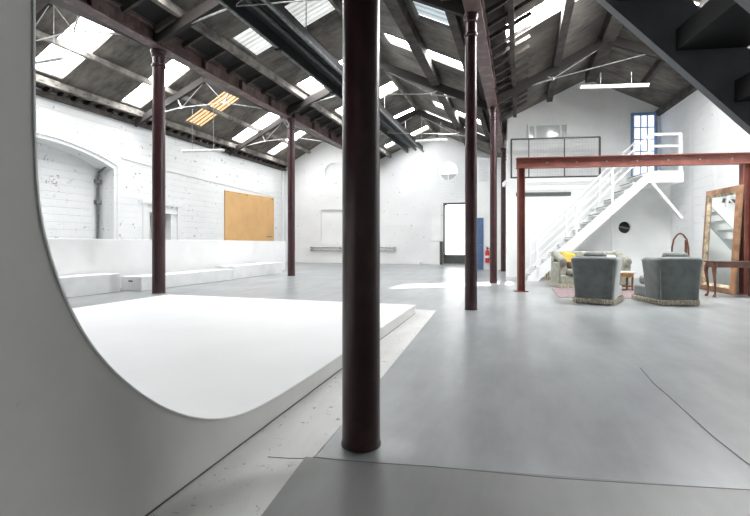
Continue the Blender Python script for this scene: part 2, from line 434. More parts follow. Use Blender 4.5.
# ------------------------------------------------------------------ floor
fl = struct('floor', MB().box(-14, 7, YA, 23.4, -.3, 0), M['floor'])
def slab(name, pts, mat, h, parent=None):
    return struct(name, MB().prism([V(*p, 0.0005) for p in pts], V(0,0,h)), mat, parent)
slab('trim_1', [(-1.18+.3,.2), (-1.6,.2), (-1.6,7.1), (-1.255,7.05), (-1.04,3.5), (-.937,1.52)], M['stripe'], .002)
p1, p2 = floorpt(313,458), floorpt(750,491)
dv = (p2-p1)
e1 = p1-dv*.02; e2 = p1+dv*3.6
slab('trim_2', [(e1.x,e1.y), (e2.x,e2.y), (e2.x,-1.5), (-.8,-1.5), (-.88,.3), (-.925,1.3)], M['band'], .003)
def crack(name, pix, w, par):
    pts = [floorpt(*p) for p in pix]; mb = MB()
    for a, b in zip(pts, pts[1:]): mb.beam(a+V(0,0,.0035), b+V(0,0,.0035), w, .002)
    return obj(name, mb, M['crack'], par)
crack('floor_joint', [(313,457.6),(337,460.4),(382,464),(430,467),(553,478.6),(650,485),(750,490.6)], .004, fl)
crack('floor_joint', [(640,368),(655,385),(668,396),(690,416),(712,436),(740,458),(750,466)], .0035, fl)
crack('floor_joint', [(268,457.5),(290,459),(305,459)], .003, fl)

# ------------------------------------------------------------------ walls
def gable_poly(xs, Y, top=.05):
    return [V(xs[0], Y, 0), V(xs[-1], Y, 0)]+[V(x, Y, zr(x)+top) for x in reversed(xs)]
wl = struct('wall_left', MB().box(-13.9, -12.9, YA, 23.4, 0, 5.5), M['brick_x'])
arc = [(6.7, 0), (11.62, 0), (11.62, 3.55)]
for k in range(1, 13):
    a = k/13; y = 11.62-(11.62-6.7)*a; arc.append((y, 3.55+.5*math.sin(PI*a)**.8))
arc.append((6.7, 3.55))
cut(wl, [MB().prism([V(-13.55, y, z) for y, z in arc], V(1,0,0)), MB().box(-13.4, -12.5, 13.15, 14.2, 1.1, 2.22)])
# raised moulding round the arch
arc2 = [(y, z) for y, z in arc[2:]]
mb = MB(); mb.path([V(-12.89, 11.75, 0)]+[V(-12.89, y+.13*(1 if y > 9 else -1)*(abs(y-9.16)/2.46), z+.12) for y, z in arc2]+[V(-12.89, 6.57, 0)], .03, 6)
obj('arch_moulding', mb, M['brick_x'], wl)
# small window in the left wall
wi = struct('window_30', MB().box(-13.38, -13.33, 13.15, 14.2, 1.12, 2.22), M['glass'])
f = MB(); 
for y in (13.17, 13.68, 14.18): f.box(-13.36, -13.28, y-.03, y+.03, 1.1, 2.22)
f.box(-13.36, -13.28, 13.15, 14.2, 2.15, 2.22)
obj('window_frame', f, M['white'], wi)
obj('window_jamb', MB().box(-13.3, -12.93, 13.152, 13.19, 1.1, 2.21), M['wood'], wi)
f = MB(); f.box(-12.9, -12.84, 12.8, 13.0, 1.1, 2.62); f.box(-12.9, -12.84, 14.5, 14.7, 1.1, 2.62); f.box(-12.9, -12.82, 12.75, 14.75, 2.5, 2.66); f.box(-12.9, -12.86, 13.0, 14.5, 2.22, 2.34)
obj('window_surround', f, M['brick_x'], wi)

xs = [-13.2, -12.9, -10.1, -7.3, -4.0, -.72, 0]
wb = struct('wall_back', MB().prism(gable_poly([-12.9, -10.1, -7.3, -4.0, -.72, -.1], 23.0), V(0,.4,0)), M['brick_y'])
rw = [(-3.5+.5*math.cos(2*PI*k/32), 4.78+.5*math.sin(2*PI*k/32)) for k in range(32)]
bl = [(-9.85+.52*math.cos(2*PI*k/32), 5.03+.52*math.sin(2*PI*k/32)) for k in range(32)]
cut(wb, [MB().prism([V(x, 22.5, z) for x, z in rw], V(0,1.5,0)), MB().prism([V(x, 22.5, z) for x, z in bl], V(0,.65,0)),
         MB().box(-3.74, -2.36, 22.5, 24, -.1, 3.15), MB().box(-10.6, -9.1, 22.5, 23.1, 1.2, 2.95)])
# round window
w = struct('window_31', MB().prism([V(x, 23.15, z) for x, z in rw], V(0,.02,0)), M['doorglow'])
f = MB(); f.path([V(-3.5+.49*math.cos(2*PI*k/32), 23.06, 4.78+.49*math.sin(2*PI*k/32)) for k in range(32)], .03, 6, True)
f.box(-3.98, -3.02, 23.06, 23.12, 4.6, 4.64); f.box(-3.52, -3.48, 23.06, 23.12, 4.32, 4.62)
obj('window_frame', f, M['white'], w)
low = [(-3.5+.46*math.cos(a), 4.78+.46*math.sin(a)) for a in [PI+.36+(PI-.72)*k/12 for k in range(13)]]
obj('lower_pane', MB().prism([V(x, 23.13, z) for x, z in low], V(0,.01,0)), M['glass'], w)
# big sliding door with daylight behind its frosted sheet
rc = []
for (cx, cz, a0) in ((-2.55, .62, -PI/2), (-2.55, 2.92, 0), (-3.53, 2.92, PI/2), (-3.53, .62, PI)):
    rc += [(cx+.14*math.cos(a0+k*PI/12), cz+.14*math.sin(a0+k*PI/12)) for k in range(7)]
d = struct('door_1', MB().prism([V(x, 23.1, z) for x, z in rc], V(0,.02,0)), M['doorglow'])
f = MB(); f.box(-3.74, -3.66, 23.0, 23.14, 0, 3.15); f.box(-2.44, -2.36, 23.0, 23.14, 0, 3.15); f.box(-3.66, -2.44, 23.0, 23.14, 3.06, 3.15)
obj('door_frame', f, M['darkframe'], d)
obj('kick_panel', MB().box(-3.66, -2.44, 23.04, 23.12, .05, .5), M['darkframe'], d)
cr = MB()
for sx, sz, a0 in ((-1, -1, PI), (-1, 1, PI/2), (1, 1, 0), (1, -1, -PI/2)):
    cx, cz = -3.04+sx*.49, 1.77+sz*1.15
    corner = [V(-3.04+sx*.63, 23.09, 1.77+sz*1.29)]+[V(cx+.14*math.cos(a0+k*PI/12), 23.09, cz+.14*math.sin(a0+k*PI/12)) for k in range(7)]
    cr.prism(corner, V(0,.03,0))
obj('corner_gusset', cr, M['darkframe'], d)
obj('threshold', MB().box(-3.8, -2.3, 22.92, 23.3, 0.001, .05), M['steel'], d)
lf = MB(); lf.box(-4.35, -3.86, 22.93, 22.99, 1.2, 3.05)
obj('wall_panel', lf, M['plaster'], wb, bevel=.01)
obj('wall_panel', MB().box(-4.4, -3.84, 22.9, 22.99, 0, 1.15), M['plaster'], wb)
obj('wall_panel', MB().box(-3.9, -3.76, 22.86, 22.99, 0, 1.18), M['darkframe'], wb)
obj('wall_panel', MB().box(-5.3, -4.9, 22.7, 22.99, 0, .12), M['plaster'], wb)
pp = thing('wall_pipes', 'pair of grey pipes running low along the far end wall', 'pipe', (-8.7, 22.9, .72))
for z in (.72, .86): obj('pipe', MB().path([V(-11.2, 22.9, z), V(-6.2, 22.9, z)], .035, 8), M['steel'], pp)
for x in (-11.1, -9.4, -7.7, -6.3): obj('bracket', MB().box(x-.02, x+.02, 22.88, 22.995, .66, .92), M['steel'], pp)

# back block with a blue door and a railed gallery on top
bk = struct('wall_gallery', MB().box(-2.17, -.1, 18.9, 22.99, 0, 3.6), M['plaster'])
d = struct('door_2', MB().box(-2.13, -1.42, 18.86, 18.9, 0, 2.12), M['blue'])
obj('door_panel', MB().box(-2.06, -1.5, 18.845, 18.862, .15, .92).box(-2.06, -1.5, 18.845, 18.862, 1.08, 2.0), M['blue'], d, bevel=.006)
obj('door_handle', MB().path([V(-1.5, 18.86, 1.02), V(-1.5, 18.8, 1.02), V(-1.6, 18.8, 1.02)], .012, 6), M['steel'], d)
g = thing('gallery_railing', 'white railing on the small gallery above the blue door', 'railing', (-1.3, 19.0, 3.6))
mb = MB(); mb.box(-2.15, -.15, 18.93, 18.97, 4.5, 4.56); mb.box(-2.15, -.15, 18.94, 18.97, 4.05, 4.1)
obj('rail', mb, M['white'], g)
for x in (-2.12, -1.65, -1.2, -.72, -.2): obj('post', MB().box(x-.025, x+.025, 18.92, 18.98, 3.6, 4.5), M['white'], g)
# fire extinguisher
e = thing('fire_extinguisher', 'red fire extinguisher on the white wall beside the blue door', 'fire extinguisher', (-1.26, 18.78, .28))
obj('cylinder', MB().lathe([(.02, .0), (.085, .01), (.088, .05), (.088, .42), (.07, .5), (.03, .53), (.03, .57)], (-1.26, 18.808, .28), 20), M['red'], e)
obj('label_band', MB().lathe([(.0885, .2), (.0895, .2), (.0895, .3), (.0885, .3)], (-1.26, 18.808, .28), 20), M['white'], e)
obj('valve', MB().box(-1.3, -1.22, 18.77, 18.81, .85, .91).box(-1.32, -1.2, 18.78, 18.8, .92, .94), M['blackmetal'], e)
obj('bracket', MB().box(-1.29, -1.23, 18.86, 18.9, .55, .8), M['steel'], e)
obj('hose', MB().path([V(-1.22, 18.76, .88), V(-1.15, 18.76, .82), V(-1.15, 18.76, .55), V(-1.17, 18.76, .42)], .014, 8), M['blackmetal'], e)

# ------------------------------------------------------------------ right wall, mezzanine (turned a little against the hall)
RB = math.radians(10.5)
MO = V(-.24, 14.95, 0); U = V(math.cos(RB), math.sin(RB), 0); W = V(-math.sin(RB), math.cos(RB), 0)
def MP(t, v, z=0): return MO+U*t+W*v+V(0,0,z)
wfar = V(4.31, 16.8, 0); wnear = V(5.43, -3.6, 0)
def wt(p): return zr(p.x)-.0
wdir = (wnear-wfar)
wmid = wfar+wdir*.28
pw = [wfar, wnear, wnear+V(0,0,zr(wnear.x)+.04), wmid+V(0,0,zr(wmid.x)+.04), wfar+V(0,0,zr(wfar.x)+.04)]
struct('wall_right', MB().prism(pw, V(.4, .05, 0)), M['brick_r'])
obj('wall_plate', MB().beam(wfar+V(-.07,0,5.28), wfar+wdir*.9+V(-.07,0,4.85), .14, .16), M['timber'], ceil_)
struct('wall_rear', MB().prism(gable_poly([-12.9, -10.1, -7.3, -4.0, -.72, 2.1, 6.3], YA+.3), V(0,-.3,0)), M['rearwall'])
# lower mezzanine wall + deck + upper wall
lw = MB().prism([MP(-.17,0), MP(4.85,0), MP(4.85,0,3.0), MP(-.17,0,3.0)], W*.15)
lwo = struct('wall_mezzanine', lw, M['plaster'])
rv = [(3.36+.19*math.cos(2*PI*k/28), 1.56+.19*math.sin(2*PI*k/28)) for k in range(28)]
cut(lwo, [MB().prism([MP(t, -.3, z) for t, z in rv], W*.4), MB().prism([MP(t, -.3, z) for t, z in ((2.32,.02),(3.0,.02),(3.0,2.12),(2.32,2.12))], W*.36)])
rvw = struct('window_32', MB().prism([MP(t, .08, z) for t, z in rv], W*.02), M['darkhole'])
obj('window_frame', MB().path([MP(3.36+.195*math.cos(2*PI*k/28), -.005, 1.56+.195*math.sin(2*PI*k/28)) for k in range(28)], .018, 6, True), M['plaster'], rvw)
obj('window_blade', MB().beam(MP(3.19, .05, 1.6), MP(3.53, .05, 1.52), .02, .05), M['conduit'], rvw)
fasc = MB()
for z0, z1, o_ in ((2.98, 3.12, .06), (2.92, 2.98, .03), (2.74, 2.79, .025)):
    fasc.prism([MP(-.17,-o_,z0), MP(3.6,-o_,z0), MP(3.6,-o_,z1), MP(-.17,-o_,z1)], W*o_)
obj('fascia_moulding', fasc, M['plaster'], lwo)
struct('floor_mezzanine', MB().prism([MP(-.17,.16,2.98), MP(4.8,.16,2.98), MP(4.8,.9,2.98), MP(-.17,.9,2.98)], V(0,0,.14)), M['plaster'])
up = []
for k in range(13):
    t = .0+4.85*k/12; p = MP(t, .9); up.append(V(p.x, p.y, zr(p.x)+.05))
uw = struct('wall_upper', MB().prism([MP(0,.9,2.98), MP(4.85,.9,2.98)]+up[::-1], W*.2), M['plaster'])
struct('wall_mezzanine_side', MB().prism([(MO.x-.15,MO.y+.15,0), (MO.x-.15,18.89,0), (MO.x-.15,18.89,5.3), (MO.x-.15,MO.y+.92,5.3), (MO.x-.15,MO.y+.92,3.0), (MO.x-.15,MO.y+.15,3.0)], V(.12,0,0)), M['plaster'])
# dark slots under the deck
for a, b in ((.12, .36), (.40, 1.78)):
    v_ = struct('trim_3' if a < .2 else 'trim_4', MB().prism([MP(a,-.03,2.56), MP(b,-.03,2.56), MP(b,-.03,2.68), MP(a,-.03,2.68)], W*.03), M['darkframe'])
# inner window on the upper wall
def up_t(x, v=.9):                         # position along the upper wall on a sight line
    a = (x-375)/450; c, s = math.cos(TH), math.sin(TH); r = V(a*c-s, a*s+c, 0); o = MP(0, v)
    d = (o.dot(W))/(r.dot(W)); return (r*d-o).dot(U), d
def zz(y, d): return CH+(244-y)/450*d
t0, d0 = up_t(528); t1, d1 = up_t(569)
z0, z1 = zz(140, d0), zz(125.5, d0)
w = struct('window_33', MB().prism([MP(t0,.87,z0), MP(t1,.87,z0), MP(t1,.87,z1), MP(t0,.87,z1)], W*.025), M['glass'])
f = MB()
for t in (t0, t0+.22, t1-.28, t1-.06, t1): f.prism([MP(t-.03,.83,z0), MP(t+.03,.83,z0), MP(t+.03,.83,z1), MP(t-.03,.83,z1)], W*.05)
for z in (z0, z1): f.prism([MP(t0-.03,.83,z-.03), MP(t1+.03,.83,z-.03), MP(t1+.03,.83,z+.03), MP(t0-.03,.83,z+.03)], W*.05)
obj('window_frame', f, M['plaster'], w)
# blue glazed door
t0, d0 = up_t(630.5); t1, d1 = up_t(656.5); zt = zz(113, (d0+d1)/2); zb = 3.12
d = struct('door_3', MB().prism([MP(t0+.08,.87,zb+.15), MP(t1-.08,.87,zb+.15), MP(t1-.08,.87,zt-.08), MP(t0+.08,.87,zt-.08)], W*.02), M['paneglow'])
f = MB()
def pan(a, b, c, e, v, th): f.prism([MP(a,v,c), MP(b,v,c), MP(b,v,e), MP(a,v,e)], W*th)
pan(t0, t0+.09, zb, zt, .83, .06); pan(t1-.09, t1, zb, zt, .83, .06); pan(t0+.09, t1-.09, zt-.09, zt, .83, .06); pan(t0+.09, t1-.09, zb, zb+.16, .83, .06)
obj('door_frame', f, M['bluefrm'], d)
f = MB(); wd = (t1-t0-.18)/3
for k in (1, 2): pan(t0+.09+wd*k-.014, t0+.09+wd*k+.014, zb+.16, zt-.09, .845, .03)
hh = (zt-zb-.25)/5
for k in range(1, 5): pan(t0+.09, t1-.09, zb+.16+hh*k-.014, zb+.16+hh*k+.014, .845, .03)
obj('muntin', f, M['bluefrm'], d)
# black mesh railing
r = thing('mesh_railing', 'black framed wire mesh railing along the mezzanine edge', 'railing', tuple(MP(1.3, .03, 3.14)), RB)
za, zb_ = 3.14, 4.38
f = MB()
for z in (za+.02, zb_): f.beam(MP(-.03,.03,z), MP(2.66,.03,z), .045, .045)
obj('frame_rail', f, M['blackmetal'], r)
for t in (-.02, .52, 1.6, 2.65): obj('post', MB().beam(MP(t,.03,za), MP(t,.03,zb_), .03 if t in (.52, 1.6) else .05, .03 if t in (.52, 1.6) else .05, up=tuple(U)), M['blackmetal'], r)
f = MB(); t = .6
while t < 2.64: f.tube(MP(t,.03,za+.03), MP(t,.03,zb_-.02), .0014, 4); t += .09
z = za+.09
while z < zb_-.03: f.tube(MP(.53,.03,z), MP(2.64,.03,z), .0014, 4); z += .09
f.smooth = False
obj('wire_mesh', f, M['steel'], r)

# ------------------------------------------------------------------ white staircase up to the mezzanine
SO = V(4.21, 14.2, 0)
def TP(t, v, z): return SO-U*t+W*v+V(0,0,z)
st = thing('white_staircase', 'white timber staircase climbing right to the mezzanine landing', 'staircase', tuple(TP(2.2, .4, 0)), RB)
Lz = 3.05; tl = .85; tf = 3.95
def sz(t): return Lz*(tf-t)/(tf-tl)
for v in (0., .92):
    mb = MB(); poly = [TP(tf+.12, v, 0), TP(tf-.16, v, 0), TP(tl, v, Lz-.30), TP(tl, v, Lz+.0), TP(tf+.12, v, .12)]
    obj('stringer', mb.prism(poly, W*.05), M['white'], st)
n = 14
for k in range(n):
    t = tf-(tf-tl)*(k+.75)/n; z = Lz*(k+.55)/n
    tr_ = obj('tread', MB().obox(TP(t, .485, z), U*.13, W*.435, V(0,0,.018)), M['white'], st)
    obj('nosing', MB().obox(TP(t+.12, .485, z+.03), U*.02, W*.43, V(0,0,.007)), M['conduit'], tr_)
ld = MB(); ld.prism([TP(tl,0,Lz-.32), TP(-.02,0,Lz-.32), TP(-.02,0,Lz), TP(tl,0,Lz)], W*1.45)
obj('landing', ld, M['white'], st)
obj('landing_brace', MB().beam(TP(tl-.1,.04,Lz-.34), TP(-.0,.04,Lz-1.3), .07, .07), M['white'], st)
for v in (.025, .945):
    mb = MB()
    for h in (.55, .98): mb.beam(TP(tf-.15, v, sz(tf-.15)+h), TP(tl, v, Lz+h), .03, .04)
    obj('handrail', mb, M['white'], st)
for v in (.025, .945):
    for t in (tf-.15, 2.75, 1.8, tl): obj('post', MB().beam(TP(t, v, sz(t)-.05), TP(t, v, sz(t)+1.0), .05, .05, up=tuple(U)), M['white'], st)
mb = MB()
for h in (.68, 1.0): mb.beam(TP(tl, .025, Lz+h), TP(.02, .025, Lz+h), .045, .07)
obj('handrail', mb, M['white'], st)
obj('post', MB().beam(TP(.06, .025, Lz), TP(.06, .025, Lz+1.0), .09, .09, up=tuple(U)), M['white'], st)

# ------------------------------------------------------------------ red steel portal frame
FA = floorpt(521, 291.5); FB = V(4.47, 11.3, 0)
fd = (FB-FA).normalized()
pf = thing('steel_portal_frame', 'red oxide steel portal frame spanning in front of the mezzanine', 'steel frame', tuple((FA+FB)/2))
bt = 2.95
def hpost(p): 
    mb = MB(); n_ = V(-fd.y, fd.x, 0)
    for sgn in (-1, 1): mb.beam(p+fd*.066*sgn, p+fd*.066*sgn+V(0,0,bt-.23), .012, .15, up=tuple(n_))
    mb.beam(p, p+V(0,0,bt-.23), .125, .01, up=tuple(n_)); return mb
obj('post', hpost(FA), M['oxide'], pf); obj('post', hpost(FB), M['oxide'], pf)
mb = MB(); ibeam(mb, FA-fd*.1+V(0,0,bt-.23), FB+fd*.1+V(0,0,bt-.23), .16, .23, .016)
obj('beam', mb, M['oxide'], pf)
for p in (FA, FB):
    obj('base_plate', MB().obox(p+V(0,0,.008), fd*.14, V(-fd.y, fd.x, 0)*.12, V(0,0,.008)), M['oxide'], pf)
nrm = V(fd.y, -fd.x, 0)
for k in range(7):
    p = FA+fd*(.55+k*.62)+V(0,0,bt-.115); obj('bolt', MB().tube(p+nrm*.0, p+nrm*.02, .016, 8), M['steel'], pf)

# ------------------------------------------------------------------ the white infinity stage
cs = thing('infinity_stage', 'white curved studio stage sweeping up into a wall at left', 'stage', (-3.8, 3.8, 0))
def xe(Y): return -1.353-.027*(Y-1.0)
ctl = [(3.2,.13),(2.85,.13),(2.45,.135),(2.15,.15),(1.933,.182),(1.722,.25),(1.54,.342),(1.391,.448),(1.261,.565),(1.172,.666),(1.104,.765),(1.049,.871),(1.006,.98),(.975,1.09),(.958,1.2),(.95,1.36),(.948,1.55),(.948,1.8)]
arcp = []
for i in range(1, len(ctl)-2):
    p0, p1, p2, p3 = ctl[i-1:i+3]
    for j in range(3):
        u = j/3
        arcp.append(tuple(.5*(2*p1[q]+(p2[q]-p0[q])*u+(2*p0[q]-5*p1[q]+4*p2[q]-p3[q])*u*u+(3*p1[q]-p0[q]-3*p2[q]+p3[q])*u**3) for q in (0, 1)))
arcp.append(ctl[-2])
for _ in range(3):
    arcp = [arcp[0]]+[tuple((arcp[i-1][q]+2*arcp[i][q]+arcp[i+1][q])/4 for q in (0, 1)) for i in range(1, len(arcp)-1)]+[arcp[-1]]
prof = [(.35, 0), (6.66, 0), (6.66, .125), (4.4, .125)]+[(y, z-.005) for y, z in arcp]+[(.948, 2.9), (.35, 2.9)]
def cyc(mb, pr, ext=0.):
    n = len(pr); vs = [V(xe(y)+ext, y, z) for y, z in pr]+[V(-6.1, y, z) for y, z in pr]
    return mb.add(vs, [tuple(range(n)), tuple(range(n, 2*n))[::-1]]+[(i, (i+1) % n, n+(i+1) % n, n+i) for i in range(n)])
obj('curved_body', cyc(MB(), prof), M['endpanel'], cs)
off_ = []
for i in range(len(arcp)):
    a, b = arcp[max(0, i-1)], arcp[min(len(arcp)-1, i+1)]; L_ = math.hypot(b[0]-a[0], b[1]-a[1])
    off_.append((arcp[i][0]+.006*(b[1]-a[1])/L_*-1, arcp[i][1]+.006*(b[0]-a[0])/L_))
outer = [(6.662, .13), (4.4, .13)]+arcp+[(.948, 2.9)]
inner = [(.942, 2.9)]+off_[::-1]+[(4.4, .124), (6.662, .124)]
obj('white_skin', cyc(MB(), outer+inner, .004), M['skin'], cs)
obj('floor_trim', MB().beam(V(xe(1.0)+.003, 1.0, .012), V(xe(6.66)+.003, 6.66, .003), .003, .006), M['crack'], cs)

# ------------------------------------------------------------------ left side: hoarding, plinths, board, pipes
hb = MB().box(-9.1, -9.02, 3.5, 16.2, 0, 1.165)
meta(obj('low_partition', hb, M['hoarding'], None, bevel=.01), 'long low white partition standing in front of the left brick wall', 'partition')
for (y0, y1, xf, xb, h, lab) in ((4.9, 7.73, -8.40, -9.0, .40, 'white box plinth nearest the curved stage at the left'),
                         (7.95, 11.3, -8.03, -8.62, .315, 'low white box plinth behind the left column, dark hand slot in its end'),
                         (11.5, 14.4, -8.15, -8.8, .385, 'white box plinth farthest back, below the orange board')):
    p = thing('box_plinth', lab, 'plinth', ((xf+xb)/2, (y0+y1)/2, 0), 0, 'white box plinths along the left side')
    b_ = MB().box(xb, xf, y0, y1, 0, h)
    body = obj('body', b_, M['plinth'], p, bevel=.008)
    if h < .35: obj('hand_slot', MB().box(xb+.22, xb+.34, y0-.002, y0+.01, .2, .23), M['darkhole'], p)
bd = thing('orange_board', 'large orange board hung on the left brick wall', 'board', (-12.87, 19.6, 1.2))
obj('panel', MB().prism([V(-12.89,17.5,1.19), V(-12.89,21.8,1.19), V(-12.89,21.8,3.58), V(-12.89,17.5,3.50)], V(.05,0,0)), M['orange'], bd, bevel=.008)
for y in (17.7, 18.6, 19.2, 21.6): obj('fixing', MB().box(-12.845, -12.83, y-.06, y+.06, 3.45, 3.49), M['conduit'], bd)
obj('tape_mark', MB().box(-12.842, -12.836, 21.0, 21.6, 1.42, 1.47), M['conduit'], bd)
cd = thing('wall_conduit', 'dark grey conduit running down inside the arched wall recess', 'pipe', (-13.48, 11.5, 0))
obj('pipe', MB().path([V(-13.1, 11.5, 3.62), V(-13.45, 11.52, 3.45), V(-13.48, 11.52, 3.2), V(-13.46, 11.5, 2.6), V(-13.48, 11.52, 1.9), V(-13.48, 11.5, .2)], [.03,.035,.035,.045,.04,.04], 8), M['conduit'], cd)
for z in (3.15, 2.45): obj('bracket', MB().box(-13.55, -13.4, 11.42, 11.6, z-.06, z+.06), M['conduit'], cd)
dp = thing('down_pipe', 'thin white pipe down the far left corner behind the column', 'pipe', (-12.78, 22.6, 0))
obj('pipe', MB().path([V(-12.8, 22.7, 5.2), V(-12.8, 22.7, .35)], .05, 8), M['plaster'], dp)
obj('shoe', MB().path([V(-12.8, 22.7, .4), V(-12.78, 22.62, .1)], .06, 8), M['blackmetal'], dp)
cb = MB().path([V(-12.88, 11.9, 3.98), V(-12.88, 14, 3.86), V(-12.88, 18.0, 3.75), V(-12.88, 22.5, 3.66)], .018, 6)
meta(obj('wall_cable', cb, M['plaster'], None), 'white cable sloping along the left wall above the orange board', 'cable')

# ------------------------------------------------------------------ duct under the middle ridge
dt = thing('roof_duct', 'long dark box duct hung under the middle roof', 'duct', (-4.85, 10, 5.62))
ya, yb = 2.0, 21.7
obj('trunk', MB().box(-5.28, -4.52, ya, yb, 5.80, 5.83).box(-5.28, -5.25, ya, yb, 5.56, 5.82).box(-4.55, -4.52, ya, yb, 5.56, 5.82), M['duct'], dt)
obj('inner_pipe', MB().path([V(-4.9, ya, 5.69), V(-4.9, yb, 5.69)], .06, 10), M['duct'], dt)
for x in (-5.3, -4.5): obj('edge_rail', MB().box(x-.035, x+.035, ya, yb, 5.54, 5.6), M['conduit'], dt)
y = 3.
while y < 21:
    obj('clamp', MB().box(-5.37, -5.25, y-.05, y+.05, 5.5, 5.7), M['blackmetal'], dt)
    for x in (-5.2, -4.6): obj('hanger_rod', MB().tube(V(x, y, 5.82), V(x, y, zr(x)-.02), .012, 6), M['steel'], dt)
    y += 3.1

# ------------------------------------------------------------------ hanging tube lights
def light(p, q, tops, lab):
    p, q = Vector(p), Vector(q)
    t = thing('tube_light', lab, 'light', tuple((p+q)/2), 0, 'hanging fluorescent battens')
    obj('housing', MB().beam(p, q, .10, .05), M['tube'], t, bevel=.01)
    obj('tube', MB().tube(p-V(0,0,.04), q-V(0,0,.04), .02, 8), M['tube'], t)
    for f_, z in tops:
        a = p+(q-p)*f_; obj('hanging_wire', MB().tube(a, V(a.x, a.y, z), .006, 5), M['steel'], t)
light((-10.95,7.4,5.2), (-9.7,7.4,5.2), [(.3,6.5),(.8,6.8)], 'white tube light hung high at upper left beside the curved stage edge')
light((-10.9,12.5,4.2), (-9.4,12.75,4.2), [(.25,5.6),(.75,5.65)], 'white tube light hung on wires in front of the left brick wall')
light((-4.0,17.7,5.2), (-2.75,17.9,5.2), [(.2,6.2),(.8,5.9)], 'white tube light hung near the far end wall above the round window')
light((1.45,12.4,5.02), (3.05,12.75,5.02), [(.3,5.35),(.75,5.35)], 'white tube light hung under the right roof above the blue glazed door')

# ------------------------------------------------------------------ furniture
def armchair(loc, rz, label, w=.82):
    t = thing('velvet_armchair', label, 'armchair', loc, rz, 'grey velvet armchairs with fringed bases')
    hw = w/2
    pts = []                                # U-shaped shell, from left arm tip round the back to right arm tip
    for y, h in ((.06, .80), (.0, .815), (-.12, .815), (-.30, .815)): pts.append((-hw, y, h, (-1, 0)))
    for k in range(1, 4):
        a = k/4*PI/2; pts.append((-hw+.10*(1-math.cos(a)), -.35-.10*math.sin(a), .82, (-math.cos(a), -math.sin(a))))
    for x in (-hw+.12, -.15, 0, .15, hw-.12): pts.append((x, -.45, .825, (0, -1)))
    for k in range(3, 0, -1):
        a = k/4*PI/2; pts.append((hw-.10*(1-math.cos(a)), -.35-.10*math.sin(a), .82, (math.cos(a), -math.sin(a))))
    for y, h in ((-.30, .815), (-.12, .815), (.0, .815), (.06, .80)): pts.append((hw, y, h, (1, 0)))
    mb = MB(); vs = []; m = 8
    for x, y, h, (nx, ny) in pts:
        for o_, z in ((-.02, .075), (-.01, .3), (.035, h-.12), (.058, h-.035), (0, h), (-.06, h), (-.115, h-.05), (-.12, .3)):
            vs.append((x+nx*o_, y+ny*o_, z))
    n_ = len(pts); fs = []
    for i in range(n_-1):
        for k in range(m-1): fs.append((i*m+k, i*m+k+1, (i+1)*m+k+1, (i+1)*m+k))
    fs.append(tuple(range(m))); fs.append(tuple((n_-1)*m+k for k in range(m))[::-1])
    mb.add(vs, fs)
    obj('back_and_arms', mb, M['velvet'], t, sub=2, local=True)
    obj('seat_base', MB().box(-hw+.03, hw-.03, -.40, .47, .07, .29), M['velvet'], t, bevel=.04, seg=3, local=True)
    obj('seat_cushion', MB().box(-hw+.125, hw-.125, -.30, .49, .285, .45), M['velvet'], t, bevel=.06, seg=4, local=True)
    obj('back_cushion', MB().obox((0, -.25, .655), (hw-.15, 0, 0), (0, .09, .02), (0, -.045, .245)), M['velvet'], t, bevel=.07, seg=4, local=True)
    mb = MB()
    for sx in (-1, 1): mb.path([V(sx*(hw-.044), -.405, .1), V(sx*(hw-.038), -.415, .3), V(sx*(hw-.012), -.44, .72)], .009, 6)
    mb.path([V(x_+nx*.03, y_+ny*.03, h_-.05) for x_, y_, h_, (nx, ny) in pts], .012, 6)
    obj('piping', mb, M['piping'], t, local=True)
    # fringe: hanging tassel strip
    mb = MB(); per = []
    cor = [(-hw+.0, .48), (-hw-.0, -.40), (-hw+.05, -.45), (hw-.05, -.45), (hw, -.40), (hw, .48)]
    cor = cor+[cor[0]]
    for (xa, ya_), (xb_, yb_) in zip(cor, cor[1:]):
        L = math.hypot(xb_-xa, yb_-ya_); kk = max(1, int(L/.018))
        for i in range(kk):
            per.append((xa+(xb_-xa)*i/kk, ya_+(yb_-ya_)*i/kk, (yb_-ya_)/L, -(xb_-xa)/L))
    vs = []; N = len(per)
    for i, (x, y, nx, ny) in enumerate(per):
        o_ = .010 if i % 2 else -.002
        vs += [(x-nx*.004, y-ny*.004, .092), (x-nx*(o_), y-ny*(o_), .075), (x-nx*o_*1.6, y-ny*o_*1.6, .002+.012*(i % 3 == 0))]
    fs = []
    for i in range(N):
        a, b = i*3, ((i+1) % N)*3
        fs += [(a, b, b+1, a+1), (a+1, b+1, b+2, a+2)]
    mb.add(vs, fs)
    obj('fringe', mb, M['fringe'], t, local=True)
    return t
def cam(Xc, d): return V(Xc*math.cos(TH)-d*math.sin(TH), Xc*math.sin(TH)+d*math.cos(TH), 0)
RGZ = .011
A1_ = math.radians(20)
fw = V(math.sin(A1_), math.cos(A1_), 0)
armchair(tuple(cam(3.78, 7.82)+fw*.45+V(0,0,.0095)), -A1_, 'grey velvet armchair seen from behind in front of the sofa', .68)
fw2 = V(-math.sin(math.radians(14.9)), math.cos(math.radians(14.9)), 0)
armchair(tuple(cam(5.17, 7.6)+fw2*.45+V(0,0,.0095)), math.radians(14.9), 'grey velvet armchair seen from behind nearest the tall mirror', .70)

